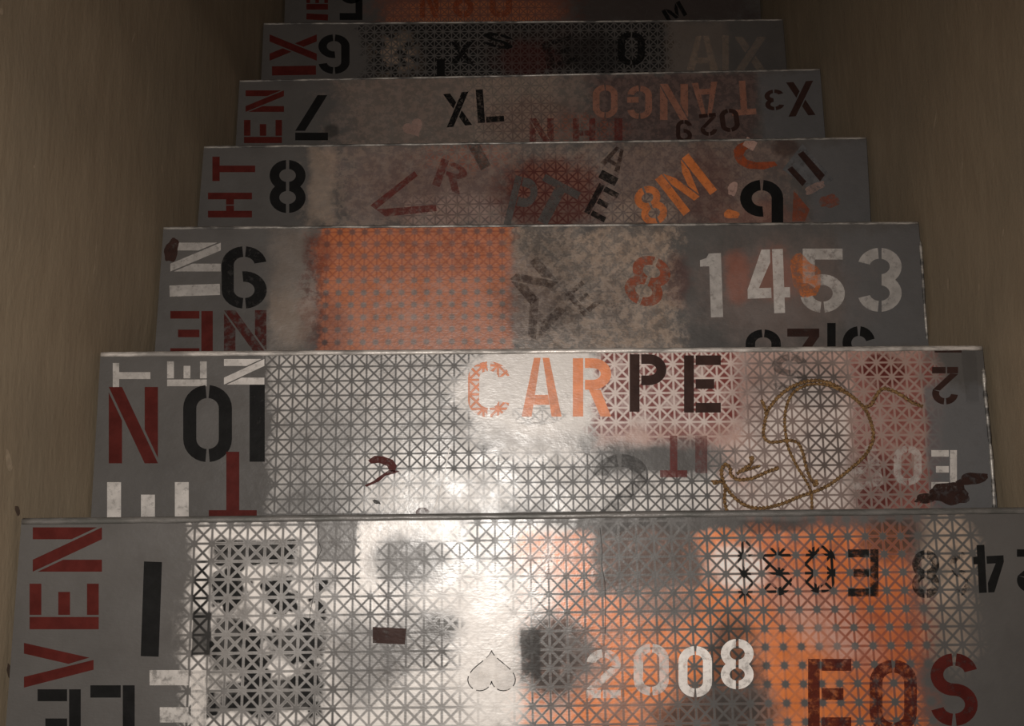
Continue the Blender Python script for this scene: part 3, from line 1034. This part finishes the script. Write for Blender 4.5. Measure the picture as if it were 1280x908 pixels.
letter(t, 'A', 866, 103, 898, 144, 180, 'Q', 's', .65, .12, 4)
letter(t, 'T', 914, 101, 944, 144, 180, 'Q', 's', .68, .12, 4)
letter(t, '9', 845, 150, 865, 178, 180, 'B')
letter(t, '2', 875, 142, 896, 170, 180, 'B', 's', 1, 0, 6)
letter(t, '0', 900, 136, 924, 165, 180, 'B', 's', 1, 0, 8)
letter(t, '3', 956, 112, 980, 138, 180, 'B', 's', 1, 0, 5)
letter(t, 'X', 984, 102, 1018, 145, 180, 'B', 's', 1, 0, 4)
letter(t, 'N', 662, 148, 692, 185, 0, 'M', 's', .6, .4)
letter(t, 'H', 716, 148, 744, 185, 0, 'M', 's', .6, .4)
letter(t, 'I', 768, 148, 778, 185, 0, 'M', 's', .6, .3)

t = T_[5]
letter(t, 'X', 337, 43, 396, 76, 90, 'R')
letter(t, 'I', 340, 82.5, 395, 94, 0, 'R', 's', 1, 0, 1)
letter(t, '6', 398, 43, 437, 92.5, 180, 'K')
letter(t, 'S', 604, 42, 642, 60, 0, 'K', 's', .95, .1, -12)
letter(t, 'X', 563, 52, 592, 80, 0, 'K', 's', .8, .3)
letter(t, 'I', 546, 74, 556, 96, 0, 'K', 's', .95)
letter(t, 'E', 680, 48, 720, 82, 0, 'K', 's', .5, .5, 15)
letter(t, 'O', 772, 40, 806, 82, 0, 'K', 's', .9, .2)
letter(t, 'A', 858, 45, 898, 88, 0, 'T', 's', .35, .3)
letter(t, 'I', 903, 44, 911, 88, 0, 'T', 's', .25, .2)
letter(t, 'X', 918, 46, 958, 90, 0, 'T', 's', .22, .2)

t = T_[6]
letter(t, 'E', 383, -14, 410, 12, 90, 'R')
letter(t, 'I', 383, 17.5, 410, 25, 0, 'R', 's', 1, 0, -3)
letter(t, '5', 423, -26, 455, 25, 180, 'K')
letter(t, 'N', 525, -20, 548, 22, 0, 'U', 's', .6, .3)
letter(t, '8', 566, -22, 592, 22, 0, 'U', 's', .6, .3)
letter(t, 'O', 612, -20, 640, 22, 0, 'U', 's', .5, .35)
letter(t, 'W' if 'W' in G_ else 'M', 830, 6, 856, 26, 0, 'K', 's', .9, .1, 30)


# hairline cracks in the lacquer
def ribbon(t, name, pts, w, paint, alpha):
    P = []
    for a, b in zip(pts, pts[1:]):
        P.append([(a[0] - w, a[1]), (a[0] + w, a[1]), (b[0] + w, b[1]), (b[0] - w, b[1])])
    return decal(t, name, P, paint, 's', alpha, .1)


ribbon(T_[0], 'lacquer_crack', [(397, 656), (398, 676), (402, 688), (395, 702), (391, 722), (392, 745), (388, 765), (386, 783)], .45, 'D', .6)
ribbon(T_[0], 'lacquer_crack', [(750, 660), (753, 690), (752, 706), (756, 728), (757, 760), (756, 800)], .45, 'D', .6)
ribbon(T_[1], 'lacquer_crack', [(562, 560), (556, 590), (550, 615), (540, 645)], .7, 'W', .8)


# ------------------------------------------------------------------ the twine on the second tread
def twine_material():
    m, nt, bs = new_mat('jute_twine')
    tc = nt.nodes.new('ShaderNodeTexCoord')
    n = nnoise(nt, tc.outputs['Object'], 260, 3, .6)
    nt.links.new(nmix(nt, smooth(nt, n, .3, .7), (.07, .034, .011), (.34, .195, .075)), bs.inputs['Base Color'])
    bs.inputs['Roughness'].default_value = .8
    return m


TW = twine_material()
t1 = T_[1]
twine = bpy.data.objects.new('twine', None)
COL.objects.link(twine)
cx, cy = t1.at(1005, 560)
twine.location = (t1.o.x + cx * t1.ca - cy * t1.sa, t1.o.y + cx * t1.sa + cy * t1.ca, t1.z)
twine.rotation_euler.z = t1.yaw
tag(twine, 'loose knotted loop of brown jute twine lying on the CARPE tread', 'twine')


def catmull(P, per=14):
    out = []
    for i in range(len(P) - 1):
        p0, p1, p2, p3 = P[max(0, i - 1)], P[i], P[i + 1], P[min(len(P) - 1, i + 2)]
        for s in range(per):
            u = s / per
            out.append(tuple(.5 * (2 * p1[c] + (p2[c] - p0[c]) * u + (2 * p0[c] - 5 * p1[c] + 4 * p2[c] - p3[c]) * u * u
                                   + (3 * p1[c] - p0[c] - 3 * p2[c] + p3[c]) * u ** 3) for c in range(3)))
    out.append(P[-1])
    return out


def strand(zoom_pts, r=.0011, name='strand', turns=150.0):
    """two-ply cord through points of the tread surface (x, y in quarter pixels from 860,450; optional height in mm)"""
    r *= 1.5
    lift = 1.47 * r + .0005
    P = []
    for p in zoom_pts:
        x, y = t1.at(860 + p[0] / 4, 450 + p[1] / 4)
        P.append((x - cx, y - cy, lift + (p[2] / 1000 if len(p) > 2 else 0)))
    C = [Vector(c) for c in catmull(P)]
    verts, faces = [], []
    for ply in (0, 1):
        base = len(verts)
        s = 0.0
        for i, c in enumerate(C):
            tg = (C[min(i + 1, len(C) - 1)] - C[max(i - 1, 0)])
            tg = tg.normalized() if tg.length > 0 else Vector((1, 0, 0))
            if i: s += (c - C[i - 1]).length
            side = tg.cross(Vector((0, 0, 1))).normalized()
            upv = side.cross(tg)
            ph = s * turns * 2 * math.pi / 1.6 + ply * math.pi
            ctr = c + (side * math.cos(ph) + upv * math.sin(ph)) * r * .62
            for j in range(6):
                a = 2 * math.pi * j / 6
                verts.append(ctr + (side * math.cos(a) + upv * math.sin(a)) * r * .85)
        n = len(C)
        for i in range(n - 1):
            for j in range(6):
                a, b = base + i * 6 + j, base + i * 6 + (j + 1) % 6
                faces.append([a, b, b + 6, a + 6])
        faces.append([base + j for j in range(5, -1, -1)])
        faces.append([base + (n - 1) * 6 + j for j in range(6)])
    return mesh_obj(name, verts, faces, TW, twine, True)


def knot(zx, zy, r, seed, sq=(1, 1)):
    x, y = t1.at(860 + zx / 4, 450 + zy / 4)
    P = []
    rr = random.Random(seed)
    for i in range(15):
        a = 2 * math.pi * i / 15 * 2.6
        P.append((x - cx + r * sq[0] * math.cos(a) * (.6 + .4 * math.sin(i * 1.9)), y - cy + r * sq[1] * math.sin(a) * (.6 + .4 * math.cos(i * 1.3)),
                  .0016 + .0016 * (1 + math.sin(i * 2.3))))
    C = [Vector(c) for c in catmull(P, 5)]
    verts, faces = [], []
    n = len(C)
    for i, c in enumerate(C):
        tg = (C[min(i + 1, n - 1)] - C[max(i - 1, 0)]).normalized()
        side = tg.cross(Vector((0.1, 0, 1))).normalized()
        upv = side.cross(tg)
        for j in range(6):
            a = 2 * math.pi * j / 6
            verts.append(c + (side * math.cos(a) + upv * math.sin(a)) * .0014)
    for i in range(n - 1):
        for j in range(6):
            a, b = i * 6 + j, i * 6 + (j + 1) % 6
            faces.append([a, b, b + 6, a + 6])
    return mesh_obj('knot', verts, faces, TW, twine, True)


strand([(1165, 235, 1), (1110, 215, 4), (1060, 185, 6), (1010, 158, 5), (965, 148, 3), (935, 180, 1), (910, 225, 1), (875, 240, 1)], .0013)
strand([(385, 275), (405, 240), (440, 195), (500, 145, 1), (560, 118, 2), (620, 106, 2), (690, 114, 2), (750, 142, 2), (800, 175, 1), (850, 215, 1),
        (885, 255), (912, 320), (922, 385), (905, 440), (870, 490), (800, 552), (710, 620), (640, 655), (560, 682), (480, 715), (400, 738),
        (340, 742), (285, 728), (230, 690), (190, 640), (168, 590), (166, 550), (185, 524, 2), (205, 542, 2), (212, 575, 1), (250, 600), (320, 592),
        (390, 562), (445, 542)], .0013)
strand([(880, 250, 2), (820, 192, 3), (760, 158, 3), (700, 132, 3), (620, 124, 3), (555, 142, 2), (512, 180), (488, 240), (480, 310), (488, 390),
        (502, 450), (540, 530), (580, 595), (608, 650), (616, 720), (614, 800), (608, 860)], .0011)
strand([(362, 202, 2), (378, 235, 1), (388, 268), (380, 320), (374, 375), (395, 408), (440, 412), (495, 404), (545, 416), (572, 470), (588, 540),
        (612, 600), (632, 622)], .0012)
strand([(120, 610, 1), (165, 612, 2), (182, 640, 1), (180, 700), (190, 750), (208, 800), (215, 860)], .0012)
strand([(240, 572, 1), (275, 545, 2), (310, 520, 2), (318, 482, 3)], .0012)
strand([(250, 560, 1), (300, 548, 2), (355, 532, 2)], .0011)
knot(630, 615, .0050, 1, (1.1, 1))
knot(132, 612, .0036, 2, (1.5, .8))
knot(875, 240, .0030, 3)
knot(312, 495, .0032, 4, (.7, 1.3))
knot(440, 543, .0026, 5)
knot(388, 270, .0024, 6)
